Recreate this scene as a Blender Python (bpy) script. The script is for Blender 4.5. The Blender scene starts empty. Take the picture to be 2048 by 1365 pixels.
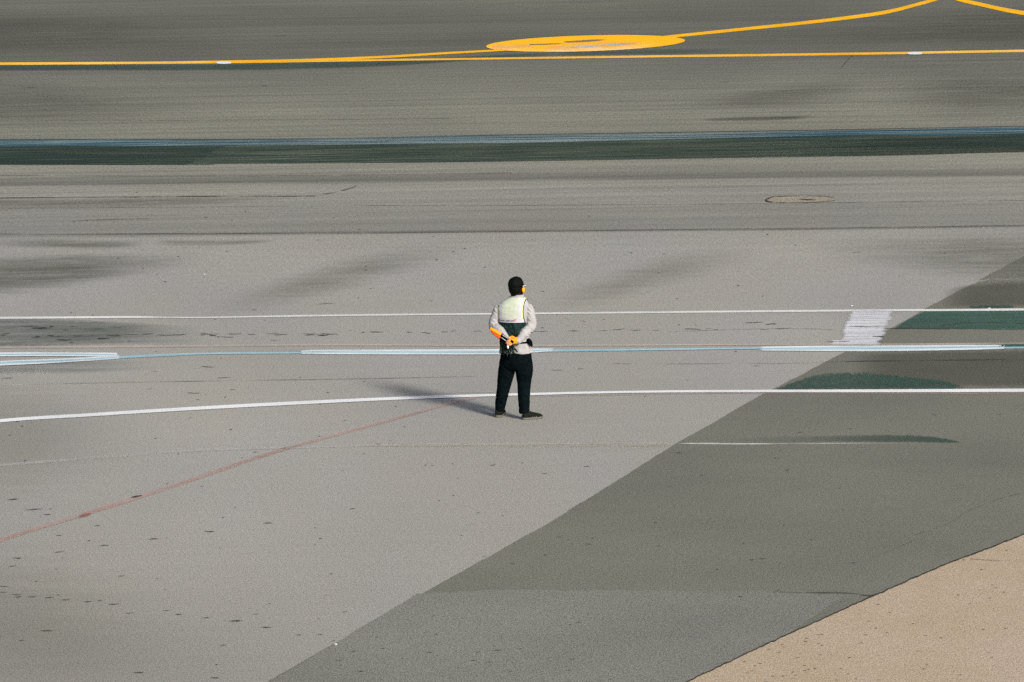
import bpy, bmesh, math, random
from mathutils import Vector, Matrix, noise
from mathutils.bvhtree import BVHTree
random.seed(7)
sc = bpy.context.scene
COL = sc.collection
# ------------------------------------------------------------------ camera
F, H, ROLL = 8500.0, 9.0, 0.0172
DEP = math.atan((682.5 + 633) / F)
fwd = Vector((0, math.cos(DEP), -math.sin(DEP)))
up0 = Vector((0, math.sin(DEP), math.cos(DEP)))
rt0 = Vector((1, 0, 0))
rt = rt0 * math.cos(ROLL) - up0 * math.sin(ROLL)
up = up0 * math.cos(ROLL) + rt0 * math.sin(ROLL)
CAM = Vector((0, 0, H))
cd = bpy.data.cameras.new('camera'); cam = bpy.data.objects.new('camera', cd); COL.objects.link(cam)
cd.sensor_width = 36; cd.lens = 36 * F / 2048; cd.clip_start = 0.5; cd.clip_end = 6000
cam.matrix_world = Matrix(((rt.x, up.x, -fwd.x, 0), (rt.y, up.y, -fwd.y, 0), (rt.z, up.z, -fwd.z, H), (0, 0, 0, 1)))
sc.camera = cam

def G(px, py, z=0.0):                      # where a sight line meets the pavement
    z = z * 0.45
    d = fwd * F + rt * (px - 1024) + up * (682.5 - py)
    return CAM + d * ((z - H) / d.z)
P0 = G(1030, 836)
def W(px, py, dy=0.0):                     # a point standing dy metres beyond the man's own plane
    d = fwd * F + rt * (px - 1024) + up * (682.5 - py)
    return CAM + d * ((P0.y + dy) / d.y)

# ------------------------------------------------------------------ light
SUNDIR = Vector((1.80, -2.85, 1.72)).normalized()
elev = math.asin(SUNDIR.z)
sd = bpy.data.lights.new('sun', 'SUN'); so = bpy.data.objects.new('sun', sd); COL.objects.link(so)
sd.energy = 3.8; sd.angle = math.radians(8); sd.color = (1.0, 0.965, 0.91)
so.rotation_euler = SUNDIR.to_track_quat('Z', 'Y').to_euler(); so.location = (20, 20, 40)
w = bpy.data.worlds.new('World'); sc.world = w; w.use_nodes = True
nt = w.node_tree; bg = nt.nodes['Background']; sky = nt.nodes.new('ShaderNodeTexSky')
sky.sky_type = 'NISHITA'; sky.sun_disc = False; sky.sun_elevation = elev
sky.sun_rotation = math.atan2(SUNDIR.x, SUNDIR.y)
sky.dust_density = 3.5; sky.air_density = 0.8; sky.ozone_density = 0.5
nt.links.new(sky.outputs[0], bg.inputs[0]); bg.inputs[1].default_value = 0.12
sc.view_settings.view_transform = 'Standard'; sc.view_settings.look = 'None'
sc.view_settings.exposure = EXPO = 0.38; sc.view_settings.gamma = 1
sc.render.engine = 'CYCLES'; sc.cycles.use_denoising = False; sc.cycles.use_adaptive_sampling = False
sc.cycles.max_bounces = 6; sc.cycles.transparent_max_bounces = 16

# ------------------------------------------------------------------ materials
class N:
    def __init__(s, name):
        s.m = bpy.data.materials.new(name); s.m.use_nodes = True; s.t = s.m.node_tree
        s.b = s.t.nodes['Principled BSDF']; s.b.inputs['Specular IOR Level'].default_value = 0.12
        s.b.inputs['Roughness'].default_value = 0.85
        s.geo = s.t.nodes.new('ShaderNodeNewGeometry')
    def link(s, a, b):
        if isinstance(a, (int, float)): b.default_value = a
        elif isinstance(a, tuple): b.default_value = (*a, 1) if len(a) == 3 and len(b.default_value) == 4 else a
        else: s.t.links.new(a, b)
    def math(s, op, a, b=0.0, clamp=False, c=0.0):
        n = s.t.nodes.new('ShaderNodeMath'); n.operation = op; n.use_clamp = clamp
        s.link(a, n.inputs[0]); s.link(b, n.inputs[1]); s.link(c, n.inputs[2]); return n.outputs[0]
    def mapping(s, scale, rot=0.0, loc=(0, 0, 0), src=None):
        n = s.t.nodes.new('ShaderNodeMapping'); n.inputs['Scale'].default_value = scale
        n.inputs['Rotation'].default_value = (0, 0, rot); n.inputs['Location'].default_value = loc
        s.link(src or s.geo.outputs['Position'], n.inputs[0]); return n.outputs[0]
    def noise(s, vec, scale=1.0, detail=2.0, rough=0.5, dist=0.0):
        n = s.t.nodes.new('ShaderNodeTexNoise'); n.inputs['Scale'].default_value = scale
        n.inputs['Detail'].default_value = detail; n.inputs['Roughness'].default_value = rough
        n.inputs['Distortion'].default_value = dist
        s.link(vec, n.inputs['Vector']); return n.outputs[0]
    def rng(s, v, a, b, c=0.0, d=1.0, smooth=False):
        n = s.t.nodes.new('ShaderNodeMapRange'); n.interpolation_type = 'SMOOTHSTEP' if smooth else 'LINEAR'
        s.link(v, n.inputs[0])
        for i, x in enumerate((a, b, c, d)): s.link(x, n.inputs[i + 1])
        return n.outputs[0]
    def mix(s, f, a, b, mode='MIX'):
        n = s.t.nodes.new('ShaderNodeMix'); n.data_type = 'RGBA'; n.blend_type = mode
        s.link(f, n.inputs[0]); s.link(a, n.inputs[6]); s.link(b, n.inputs[7]); return n.outputs[2]
    def grey(s, v):
        n = s.t.nodes.new('ShaderNodeCombineColor')
        for i in range(3): s.link(v, n.inputs[i])
        return n.outputs[0]
    def ramp(s, v, stops, interp='LINEAR'):
        n = s.t.nodes.new('ShaderNodeValToRGB'); n.color_ramp.interpolation = interp; e = n.color_ramp.elements
        while len(e) < len(stops): e.new(0.5)
        for i, (p, c) in enumerate(stops):
            e[i].position = p; e[i].color = (c, c, c, 1) if isinstance(c, float) else (*c, 1)
        s.link(v, n.inputs[0]); return n.outputs[0]
    def sep(s, v):
        n = s.t.nodes.new('ShaderNodeSeparateXYZ'); s.link(v, n.inputs[0]); return n.outputs
    def uv(s):
        n = s.t.nodes.new('ShaderNodeUVMap'); return s.sep(n.outputs[0])
    def base(s, c): s.link(c, s.b.inputs['Base Color'])
    def alpha(s, a): s.link(a, s.b.inputs['Alpha'])

LD = G(2048, 619) - G(0, 636)              # the direction in which the lanes were laid
LANE = math.atan2(LD.y, LD.x)

def speckle(n, amp=1.0):
    """aggregate of the asphalt: fine stones, plus coarser mottling where the far lanes are laid"""
    fine = n.noise(n.mapping((85, 26, 9), -LANE), 1, 2, 0.7)
    mid = n.noise(n.mapping((34, 3.2, 2.1), -LANE, (3, 7, 0)), 1, 2, 0.7)
    dust = n.noise(n.mapping((310, 120, 120)), 1, 1, 0.5)
    y = n.sep(n.geo.outputs['Position'])[1]
    far = n.rng(y, 55, 90)
    f = n.math('ADD', n.math('MULTIPLY', n.math('SUBTRACT', fine, 0.5), n.rng(far, 0, 1, 2.3 * amp, 1.3 * amp)),
               n.math('MULTIPLY', n.math('SUBTRACT', mid, 0.5), n.rng(far, 0, 1, 0.25 * amp, 1.5 * amp)))
    f = n.math('ADD', f, n.math('MULTIPLY', n.math('SUBTRACT', dust, 0.5), 2.2 * amp))
    return n.math('ADD', f, 1.0)

TINT = (1.0, 0.98, 0.81)
def hue(k, t=TINT): return tuple(k * x for x in t)

# base asphalt: lanes of different age laid side by side
n = N('lane_asphalt')
vec = n.mapping((1, 1, 1), -LANE)
X, Y = n.sep(vec)[:2]
c_, s_ = math.cos(LANE), math.sin(LANE)
def lane_y(py, px=1024):
    p = G(px, py); return -s_ * p.x + c_ * p.y
wob = n.noise(n.mapping((0.12, 0.6, 1), -LANE), 1, 4, 0.7)
ys = n.math('ADD', Y, n.math('MULTIPLY', n.math('SUBTRACT', wob, 0.5), 0.5))
Y0, Y1 = lane_y(1500), lane_y(-60)
def f(py): return (lane_y(py) - Y0) / (Y1 - Y0)
rows = [(1365, .245), (1150, .265), (900, .272), (640, .268), (500, .265), (464.2, .245), (463.8, .190), (430, .195), (400, .215), (363.4, .215),
        (363.0, .125), (352, .135), (345, .175), (331, .20), (322, .195), (270, .165), (240, .175), (190, .155), (140, .128), (110, .105),
        (80, .095), (55, .112), (40, .098), (0, .118)]
stops = [(f(a), b) for a, b in rows]
v = n.ramp(n.rng(ys, Y0, Y1), stops)
# long streaks rubbed along the lanes, strongest on the far taxiway
st1 = n.noise(n.mapping((0.055, 2.2, 1), -LANE, (5, 1, 0)), 1, 4, 0.62)
st2 = n.noise(n.mapping((0.16, 9.0, 1), -LANE, (1, 9, 0)), 1, 3, 0.6)
far = n.rng(Y, lane_y(520), lane_y(380), 0.10, 1.0)
stk = n.math('ADD', n.math('MULTIPLY', n.math('SUBTRACT', st1, 0.5), n.math('MULTIPLY', far, 0.8)),
             n.math('MULTIPLY', n.math('SUBTRACT', st2, 0.5), n.math('MULTIPLY', far, 0.95)))
big = n.noise(n.mapping((0.22, 0.09, 1), 0.2, (11, 3, 0)), 1, 2, 0.5)
mod = n.math('ADD', n.math('ADD', stk, 1.0), n.math('MULTIPLY', n.math('SUBTRACT', big, 0.5), 0.34))
k = n.math('MULTIPLY', n.math('MULTIPLY', v, mod), speckle(n))
tint = n.mix(n.rng(n.noise(n.mapping((0.5, 0.12, 1), 0.3)), .35, .65), (1.0, 0.97, 0.835), (0.99, 0.965, 0.89))
tint = n.mix(n.rng(Y, lane_y(500), lane_y(300), 0, 1), tint, (1.0, 0.98, 0.77))
n.base(n.mix(1.0, n.grey(k), tint, 'MULTIPLY'))
M_BASE = n.m

def sheet_mat(name, col, amp=1.0, opacity=1.0, feather=None, wear=None, two=None, endf=None, wearmap=(0.5, 6, 1), core=None, patch=0.15, rough=0.85, pscale=.7, stip=0.0):
    """a thin coat on the pavement. feather=(v0,v1): opacity falls off towards the long edges;
       wear=(lo,hi): worn through where streaky noise is low; endf: fades over u near both ends"""
    n = N(name)
    u, v = n.uv()[:2]
    k = speckle(n, amp)
    pt = n.noise(n.mapping((pscale, pscale, 1), 0.1, (2, 2, 0)), 1, 3, 0.6)
    k = n.math('MULTIPLY', k, n.rng(pt, 0.25, 0.75, 1 - patch, 1 + patch))
    base = col
    if two:
        sn = n.noise(n.mapping(two[1], -LANE, (8, 2, 0)), 1, 4, 0.65)
        base = n.mix(n.rng(sn, two[2], two[3]), col, two[0])
    if core:
        cv = n.math('ADD', n.math('ABSOLUTE', v), n.math('MULTIPLY', n.math('SUBTRACT', n.noise(n.mapping((.25, 5, 1), -LANE, (3, 0, 0)), 1, 4, .6), 0.5), 1.1))
        base = n.mix(n.rng(cv, .15, .5), core, base)
    n.base(n.mix(1.0, base, n.grey(k), 'MULTIPLY'))
    a = opacity
    if feather:
        wv = n.math('ADD', n.math('ABSOLUTE', v), n.math('MULTIPLY', n.math('SUBTRACT', n.noise(n.mapping((0.35, 2.5, 1), -LANE), 1, 5, 0.7), 0.5), feather[2] if len(feather) > 2 else 0.3))
        if stip: wv = n.math('ADD', wv, n.math('MULTIPLY', n.math('SUBTRACT', n.noise(n.mapping((14, 3.5, 1), -LANE), 1, 3, .7), 0.5), stip))
        a = n.math('MULTIPLY', a, n.rng(wv, feather[0], feather[1], 1.0, 0.0, True))
    if endf:
        a = n.math('MULTIPLY', a, n.math('MULTIPLY', n.rng(u, 0, endf[0], 0, 1, True), n.rng(u, 1, 1 - endf[1], 0, 1, True)))
    if wear:
        wn = n.noise(n.mapping(wearmap, -LANE, (4, 4, 0)), 1, 5, 0.7)
        a = n.math('MULTIPLY', a, n.rng(wn, wear[0], wear[1], wear[2] if len(wear) > 2 else 0.0, 1.0))
    if not isinstance(a, float) or a < 1.0: n.alpha(a)
    n.b.inputs['Roughness'].default_value = rough
    return n.m

def link(name, bm, mat, parent=None, smooth=False, recalc=True):
    me = bpy.data.meshes.new(name)
    if recalc: bmesh.ops.recalc_face_normals(bm, faces=bm.faces[:])
    if smooth:
        for fc in bm.faces: fc.smooth = True
    bm.to_mesh(me); bm.free()
    if mat: me.materials.append(mat)
    o = bpy.data.objects.new(name, me); COL.objects.link(o)
    if parent is not None: o.parent = parent
    return o
def struct(o, label=None):
    o['kind'] = 'structure'
    if label: o['label'] = label
    return o

def smooth_path(pts, per=10):
    if len(pts) < 3 or per == 1: per = per if len(pts) > 2 else 6
    out = []
    for i in range(len(pts) - 1):
        p0 = pts[max(i - 1, 0)]; p1 = pts[i]; p2 = pts[i + 1]; p3 = pts[min(i + 2, len(pts) - 1)]
        for j in range(per):
            t = j / per
            out.append(tuple(0.5 * (2 * b + (c - a) * t + (2 * a - 5 * b + 4 * c - d) * t * t + (-a + 3 * b - 3 * c + d) * t ** 3)
                             for a, b, c, d in zip(p0, p1, p2, p3)))
    out.append(tuple(pts[-1])); return out

def strip(name, pts, mat, z, label=None, per=10):
    """pts: (px, top, bottom) of the band along its run; real flat paint on the pavement"""
    bm = bmesh.new(); uvl = bm.loops.layers.uv.new('UVMap')
    pts = list(pts)
    if not name.startswith(('tyre', 'dusty', 'asphalt_wear_vignette', 'damp', 'rubber', 'lane_stain')) and len(pts) > 1:   # long lines run on past the frame
        if pts[0][0] <= -300: p, q = pts[0], pts[1]; k = 2200 / (q[0] - p[0]); pts.insert(0, tuple(a - (b - a) * k for a, b in zip(p, q)))
        if pts[-1][0] >= 2500: p, q = pts[-1], pts[-2]; k = 2200 / (p[0] - q[0]); pts.append(tuple(a + (a - b) * k for a, b in zip(p, q)))
    P = smooth_path(pts, per); vs = []
    for i, (x, a, b) in enumerate(P):
        row = [bm.verts.new(G(x, a + (b - a) * q, z)) for q in (0, .25, .5, .75, 1)]
        vs.append(row)
    L = len(P) - 1
    for i in range(L):
        for j in range(4):
            fc = bm.faces.new((vs[i][j], vs[i + 1][j], vs[i + 1][j + 1], vs[i][j + 1]))
            for lp, (a, b) in zip(fc.loops, ((i, j), (i + 1, j), (i + 1, j + 1), (i, j + 1))):
                lp[uvl].uv = (a / L, b / 2 - 1)
    bmesh.ops.recalc_face_normals(bm, faces=bm.faces[:])
    if sum(fc.normal.z for fc in bm.faces) < 0: bmesh.ops.reverse_faces(bm, faces=bm.faces[:])
    return struct(link(name, bm, mat, recalc=False), label)

def line(name, pts, hw, mat, z, label=None, per=10):
    """hw: half the line's height, one number or one per point"""
    hs = hw if isinstance(hw, (list, tuple)) else [hw] * len(pts)
    return strip(name, [(x, y - h, y + h) for (x, y), h in zip(pts, hs)], mat, z, label, per)

def poly(name, pts, mat, z, label=None, jag=0.0):
    bm = bmesh.new(); uvl = bm.loops.layers.uv.new('UVMap')
    out = []
    for i, p in enumerate(pts):
        q = pts[(i + 1) % len(pts)]
        d = math.dist(p, q); k = max(1, int(d / (4 if name == 'concrete_slab' else 9))) if jag else 1
        for j in range(k):
            t = j / k; x = p[0] + (q[0] - p[0]) * t; y = p[1] + (q[1] - p[1]) * t
            if jag: y += jag * (noise.noise((x * .03, y * .03, 0)) * (0.5 if name == 'concrete_slab' else 1.3) + noise.noise((x * .11, y * .1, 5)) * .8 + noise.noise((x * .3, y * .3, 9)) * .6)
            out.append((x, y))
    vs = [bm.verts.new(G(x, y, z)) for x, y in out]
    fc = bm.faces.new(vs)
    bmesh.ops.triangulate(bm, faces=[fc])
    for fc in bm.faces:
        for lp in fc.loops: lp[uvl].uv = (0.5, 0)
    bmesh.ops.recalc_face_normals(bm, faces=bm.faces[:])
    if sum(fc.normal.z for fc in bm.faces) < 0: bmesh.ops.reverse_faces(bm, faces=bm.faces[:])
    return struct(link(name, bm, mat, recalc=False), label)

# ------------------------------------------------------------------ the pavement
bm = bmesh.new()
vs = [bm.verts.new(p) for p in ((-2000, -600, 0), (2000, -600, 0), (2000, 3400, 0), (-2000, 3400, 0))]
bm.faces.new(vs); struct(link('ground', bm, M_BASE))

# darker resurfaced asphalt on the right
edge = [(330, 1482), (532, 1365), (840, 1190), (1100, 1045), (1345, 892), (1520, 792), (1690, 704), (1790, 653), (1850, 618), (1915, 583), (1958, 563), (1985, 559)]
poly('asphalt_patch', edge + [(2100, 557), (5200, 530), (5200, 2600), (-900, 2600), (-300, 1860)],
     sheet_mat('resurfaced_asphalt', hue(.138, (1, .99, .79)), 1.2, 1.0, patch=.15, pscale=.22), .004, jag=1.3)
poly('asphalt_patch', [(1956, 561), (2002, 537), (2048, 512), (2150, 470), (5200, 430), (5200, 528), (2100, 556), (1985, 558)], sheet_mat('older_asphalt', hue(.17, (1, .98, .82)), 1.1, .6), .004, jag=1.2)
poly('asphalt_repair', [(835, 1188), (1000, 1180), (1300, 1182), (1560, 1184), (1690, 1190), (1560, 1280), (1372, 1370), (1000, 1550), (300, 1550), (545, 1362)],
     sheet_mat('mended_asphalt', hue(.172, (1, .995, .85)), 1.2, .95, patch=.14, pscale=.3), .008, jag=2.0)
# beige concrete slab with ragged joint
cedge = [(1240, 1432), (1372, 1365), (1470, 1318), (1560, 1276), (1680, 1222), (1740, 1195), (1830, 1155), (1905, 1123), (1990, 1092), (2100, 1047)]
n = N('beige_concrete')
k = speckle(n, 1.0)
spots = n.noise(n.mapping((9, 3.0, 1)), 1, 3, 0.7)
k = n.math('MULTIPLY', k, n.rng(spots, 0.22, 0.34, 0.82, 1.0))
col = n.mix(n.rng(n.noise(n.mapping((0.9, 0.5, 1), .4), 1, 3, .6), .35, .65), (.355, .278, .190), (.37, .300, .222))
col = n.mix(n.rng(n.noise(n.mapping((1.6, 0.7, 1), .2, (7, 1, 0)), 1, 4, .6), .52, .68, 0, .6), col, (.325, .265, .165))
n.base(n.mix(1.0, col, n.grey(k), 'MULTIPLY'))
poly('concrete_slab', cedge + [(2700, 800), (5200, -50), (5200, 2600), (-200, 2600), (1000, 1545)], n.m, .012, jag=1.8)
dark = sheet_mat('tar', hue(.035), .6, .92, wear=(.30, .42, .1), wearmap=(3, 8, 1))
crack = sheet_mat('crack_dark', hue(.05), .6, .80, wear=(.42, .55), wearmap=(1.3, 4, 1))  # dark worn coat for cracks, seams and scrapes
hair = sheet_mat('hairline_crack', hue(.07), .6, .60, wear=(.40, .60), wearmap=(.8, 4, 1))
def jpath(pts, jag, step=8):
    out = []
    for p, q in zip(pts, pts[1:]):
        k = max(1, int(math.dist(p, q) / step))
        for j in range(k):
            t = j / k; x = p[0] + (q[0] - p[0]) * t; y = p[1] + (q[1] - p[1]) * t
            y += jag * (noise.noise((x * .03, y * .03, 0)) * 0.5 + noise.noise((x * .11, y * .1, 5)) * .8 + noise.noise((x * .3, y * .3, 9)) * .6)
            out.append((x, y))
    out.append(pts[-1]); return out
jp = jpath(cedge, 1.8, 4)
line('slab_joint', jp, [1.2 + .9 * abs(noise.noise((x * .05, 0, 3))) for x, y in jp], sheet_mat('joint_tar', hue(.03), .5), .016, per=2)
line('concrete_crack', [(1940, 1118), (1985, 1121), (2100, 1126)], .8, hair, .016)

# ------------------------------------------------------------------ soft stains, rubber and painted vignette
ZS = [0]
def stain(name, pts, k, op, feather=(.15, 1.0, .35), endf=(.25, .25), wear=None, z=.008, tint=(1, .98, .72), label=None, wm=(.5, 6, 1)):
    z = {.008: .0085, .012: .0135, .018: .018}[z]
    return strip(name, pts, sheet_mat(name + '_mat', hue(k, tint), .9, op, feather, wear or (.30, .62, .2), endf=endf, wearmap=(.55, 2.6, 1), stip=.25), z, label)
stain('tyre_stain', [(-700, 506, 720), (-300, 504, 655), (0, 503, 600), (130, 503, 582), (260, 502, 560), (420, 500, 530)], .10, .62, (.15, 1.0, .9), (.3, .4))
stain('tyre_stain', [(400, 600, 650), (560, 548, 622), (680, 512, 592), (800, 484, 560), (960, 468, 520)], .165, .42, (.0, 1.0, .9), (.4, .4))
stain('tyre_stain', [(1060, 590, 650), (1230, 535, 612), (1360, 495, 575), (1540, 470, 535)], .18, .32, (.0, 1.0, .7), (.4, .4))
stain('tyre_stain', [(-40, 476, 497), (120, 476, 500), (210, 478, 501), (300, 478, 494)], .08, .4, (.1, 1, .6), (.3, .3), z=.012)
stain('tyre_stain', [(305, 477, 492), (370, 478, 494), (470, 479, 491), (560, 478, 486)], .09, .4, (.1, 1, .6), (.3, .3), z=.012)
stain('tyre_stain', [(1600, 470, 520), (1850, 455, 560), (2048, 452, 575), (2400, 440, 610)], .15, .5, (.1, 1, .7), (.6, .05))
stain('rubber_streak', [(-100, 392, 425), (150, 395, 420), (420, 390, 412), (620, 385, 398)], .11, .45, (.1, 1, .7), (.05, .5))
stain('rubber_streak', [(1360, 190, 224), (1460, 180, 225), (1560, 165, 222), (1660, 152, 214), (1740, 146, 196)], .095, .35, (.0, 1, .8), (.4, .4))
stain('rubber_streak', [(1400, 236, 243), (1480, 232, 244), (1560, 230, 242), (1640, 228, 236)], .05, .6, (.1, 1, .8), (.2, .3), z=.018)
stain('dusty_pavement', [(-900, 165, 285), (-400, 155, 275), (0, 150, 272), (180, 155, 268), (420, 165, 255)], .085, .40, (.0, 1, .9), (.3, .4))  # lens vignette painted into the pavement colour, upper left
stain('dusty_pavement', [(1745, 150, 240), (1880, 128, 248), (2048, 122, 246), (2500, 112, 236), (3000, 100, 225)], .085, .40, (.0, 1, .9), (.4, .3), z=.012)  # same vignette darkening painted on the upper right
stain('dusty_pavement', [(-900, 20, 115), (-400, 20, 115), (0, 20, 118), (250, 25, 110), (500, 40, 100)], .075, .35, (.3, 1, .6), (.3, .4))  # top left corner darkened in colour for lens falloff
stain('dusty_pavement', [(1500, 30, 95), (1800, 20, 98), (2048, 10, 98), (2500, 0, 96), (3000, -10, 90)], .075, .4, (.3, 1, .6), (.4, .3))  # top right corner, lens falloff painted as a dark coat
stain('pale_streak', [(840, -25, 8), (940, -10, 14), (1060, 0, 18), (1200, 2, 20), (1290, -6, 14), (1420, -20, 6)], .24, .4, (.1, 1, .7), (.3, .3))
stain('lane_stain', [(-60, 470, 464), (300, 466, 471), (1024, 459, 465), (1600, 456, 461), (2100, 449, 454)], .10, .35, (.2, 1, .3), (.02, .02), z=.012)
stain('asphalt_wear_vignette', [(-900, 1010, 1500), (-300, 1040, 1490), (0, 1060, 1480), (250, 1130, 1470), (560, 1230, 1440)], .18, .26, (.0, 1.0, .9), (.3, .5), wear=(.1, .4, .5))  # oily wear at lower left, with vignette darkening painted in
stain('asphalt_wear_vignette', [(-900, 700, 1150), (-300, 700, 1080), (0, 720, 1040), (160, 760, 1000), (330, 800, 960)], .18, .20, (.0, 1.0, .9), (.3, .5), wear=(.1, .4, .5))  # left edge darkened in colour, standing in for lens vignette
stain('asphalt_wear_vignette', [(1700, 705, 776), (1800, 703, 777), (1900, 700, 776), (2100, 698, 776), (2600, 690, 776), (3300, 680, 774)], .085, .5, (.75, 1.05, .3), (.18, .3), wear=(.1, .4, .6))  # darker asphalt itself, here and in the next strip
stain('asphalt_wear_vignette', [(1880, 580, 616), (1960, 566, 616), (2100, 561, 615), (2600, 559, 610), (3300, 550, 600)], .09, .45, (.6, 1.05, .4), (.25, .3), wear=(.1, .4, .6))
# mossy damp ground between the kerb line and blue line at the left
stain('damp_stain', [(-500, 640, 698), (0, 636, 694), (110, 638, 692), (260, 645, 690), (430, 655, 690)], .085, .55, (.75, 1.1, .25), (.3, .4), tint=(.78, 1, .86))
stain('damp_stain', [(-400, 740, 768), (0, 722, 750), (150, 720, 748), (330, 716, 742)], .10, .35, (.5, 1.1, .4), (.3, .4), tint=(.85, 1, .9))
# painted-out dark green patches
GREEN = (.034, .076, .057)
grn = sheet_mat('green_sealer', GREEN, 1.5, .84, two=((.060, .110, .085), (.5, 3, 1), .3, .8))
grn2 = sheet_mat('green_sealer_worn', GREEN, 1.6, .80, (.70, 1.02, .45), wear=(.30, .62, .35), wearmap=(14, 4, 1), endf=(.02, .12), stip=.9)
poly('sealed_patch', [(1788, 658), (1815, 640), (1850, 622.5), (2120, 620.5), (5200, 590), (5200, 690), (2120, 661), (1900, 658)], grn, .0130, jag=1.2)
strip('sealed_patch', [(1550, 779.5, 781), (1590, 763, 781), (1640, 748, 781), (1720, 744, 781), (1790, 750, 780), (1850, 757, 780), (1890, 762, 779.5), (1935, 776, 779.5)], grn2, .012)
strip('sealed_patch', [(1390, 880, 886), (1500, 874, 886), (1640, 871, 886), (1740, 869, 886), (1830, 870, 886), (1880, 875, 886), (1925, 884, 886)],
      sheet_mat('green_sealer_faded', (.045, .078, .058), 1.5, .75, (.4, 1.05, .5), endf=(.9, .10), stip=1.0), .012)
strip('sealed_patch', [(1940, 612, 617), (1980, 610, 617), (2030, 611, 616)], grn2, .012)
# the broad dark green lane band beneath the blue line
dg = sheet_mat('green_band', (.018, .034, .021), 1.1, .95, (.88, 1.0, .06), two=((.080, .092, .064), (.35, 5, 1), .46, .62))
dg2 = sheet_mat('green_band_dark', (.015, .029, .019), 1.1, .92, (.88, 1.0, .06), two=((.06, .075, .052), (.3, 5, 1), .48, .7))
strip('lane_band', [(-600, 300, 337), (0, 290, 330), (380, 289, 331), (460, 288, 329), (760, 285, 327), (1024, 281, 324), (1400, 273, 318), (1800, 268, 312), (2048, 264, 305), (2700, 254, 292)], dg, .012, 'dark green painted band under the frayed blue line')
poly('lane_band', [(-600, 304), (0, 295), (455, 291.5), (430, 300), (405, 318), (370, 330), (0, 329.5), (-600, 336)], dg2, .016)
strip('lane_band', [(1500, 277, 316), (1750, 275, 312), (2048, 271, 305), (2700, 260, 292)], sheet_mat('green_band_r', (.015, .029, .019), 1.1, .9, (.8, 1.0, .2), two=((.06, .075, .052), (.3, 5, 1), .48, .7), endf=(.6, .01)), .016)
strip('faded_green_edge', [(-300, 131, 145), (0, 129, 142), (430, 127, 142), (560, 123, 141), (800, 119, 132), (1024, 108, 116), (1130, 104, 114)],
      sheet_mat('green_edge_paint', (.045, .072, .056), 1.2, .70, (.3, 1.1, .4), endf=(.02, .2)), .012)  # faded green paint along the yellow line
strip('faded_green_edge', [(1100, 104, 113), (1300, 98, 110), (1500, 96, 106)], sheet_mat('green_edge_paint2', (.055, .085, .068), 1.2, .45, (.3, 1.1, .4), endf=(.2, .5)), .012)

# ------------------------------------------------------------------ painted lines
def paint(name, col, op=1.0, wear=None, amp=.35, feather=(.82, 1.05, .22), **k): return sheet_mat(name, col, amp, op, feather, wear, **k)
yel = paint('yellow_paint', (.78, .395, .0), .97, wear=(.18, .40, .3), wearmap=(.4, 5, 1), amp=.25)
yel_pale = paint('pale_yellow_paint', (.78, .50, .10), .95, wear=(.2, .45, .3), wearmap=(.4, 5, 1), amp=.25, two=((.78, .37, .001), (.12, .5, 1), .4, .6))
yel_solid = paint('yellow_solid', (.80, .41, .0), 1.0, amp=.2, feather=(.93, 1.04, .05))
strip('yellow_line', [(-600, 127, 133), (0, 125, 130.5), (300, 123.5, 128.5), (480, 121, 127), (760, 118.5, 122.5), (1024, 115, 119), (1300, 111, 115.5), (1600, 107, 112), (1800, 104, 109), (2048, 99.5, 104.5), (2700, 88, 93)],
      yel_pale, .016, 'long straight yellow taxiway line across the upper tarmac')
strip('yellow_line', [(420, 122, 127), (600, 118.3, 123.8), (760, 112, 117), (900, 104, 108.5), (990, 99.3, 103.3), (1015, 97.5, 101.5)], yel, .020, 'thin yellow line curving up to the left end of the circle')
strip('yellow_line', [(1290, 77, 81), (1320, 73, 77.5), (1365, 68, 74), (1500, 54, 60.5), (1640, 39, 46), (1760, 23, 30.5), (1830, 7, 14), (1885, -9, -2), (1960, -34, -26), (2200, -90, -82)], yel, .016, 'yellow line sweeping from circle to the top')
strip('yellow_line', [(1700, -90, -82), (1850, -34, -25), (1908, -9, 0), (1960, 5, 13), (2048, 22, 31), (2200, 38, 48), (2600, 60, 70)], yel, .020, 'yellow line curving down at the top corner')
# stand circle: a real disc outline of about five metres
circ = []
for i in range(96):
    a = 2 * math.pi * i / 96
    x = 1171 + 199 * math.cos(a); y = 87.2 - .030 * (x - 1171) + 15.8 * math.sin(a)
    circ.append((x, y))
n = N('circle_paint')
kk = speckle(n, .2)
wn = n.noise(n.mapping((.9, .35, 1), -LANE + .3, (4.1, 2.2, 0)), 1, 4, .6)
Yc = G(1171, 92)
dv = n.math('ABSOLUTE', n.math('SUBTRACT', n.sep(n.geo.outputs['Position'])[1], Yc.y - 1.2))
fm = n.math('MULTIPLY', n.rng(wn, .42, .62), n.rng(dv, 1.6, .3))
c1 = n.mix(fm, (.81, .415, .0), (.80, .52, .20))
n.base(n.mix(1.0, c1, n.grey(kk), 'MULTIPLY'))
poly('stand_circle', circ, n.m, .024, 'large round yellow painted circle on the tarmac')
pc = sheet_mat('pale_scuffed_paint', (.76, .47, .18), .3, .65, (.1, 1.1, .7), (.34, .58, .1), endf=(.2, .25), wearmap=(.7, 2, 1))
strip('circle_scuff', [(980, 89, 98), (1010, 88, 100), (1045, 88, 97), (1070, 89, 95)], pc, .028)
strip('circle_scuff', [(1080, 91, 101), (1130, 89, 101), (1180, 84, 99), (1230, 82, 97), (1290, 82, 93)], pc, .028)
gw = sheet_mat('worn_numeral_grey', (.15, .13, .10), .6, .95, (.4, 1.1, .5), (.2, .4, .4), endf=(.2, .3), wearmap=(1, 3, 1))
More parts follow.
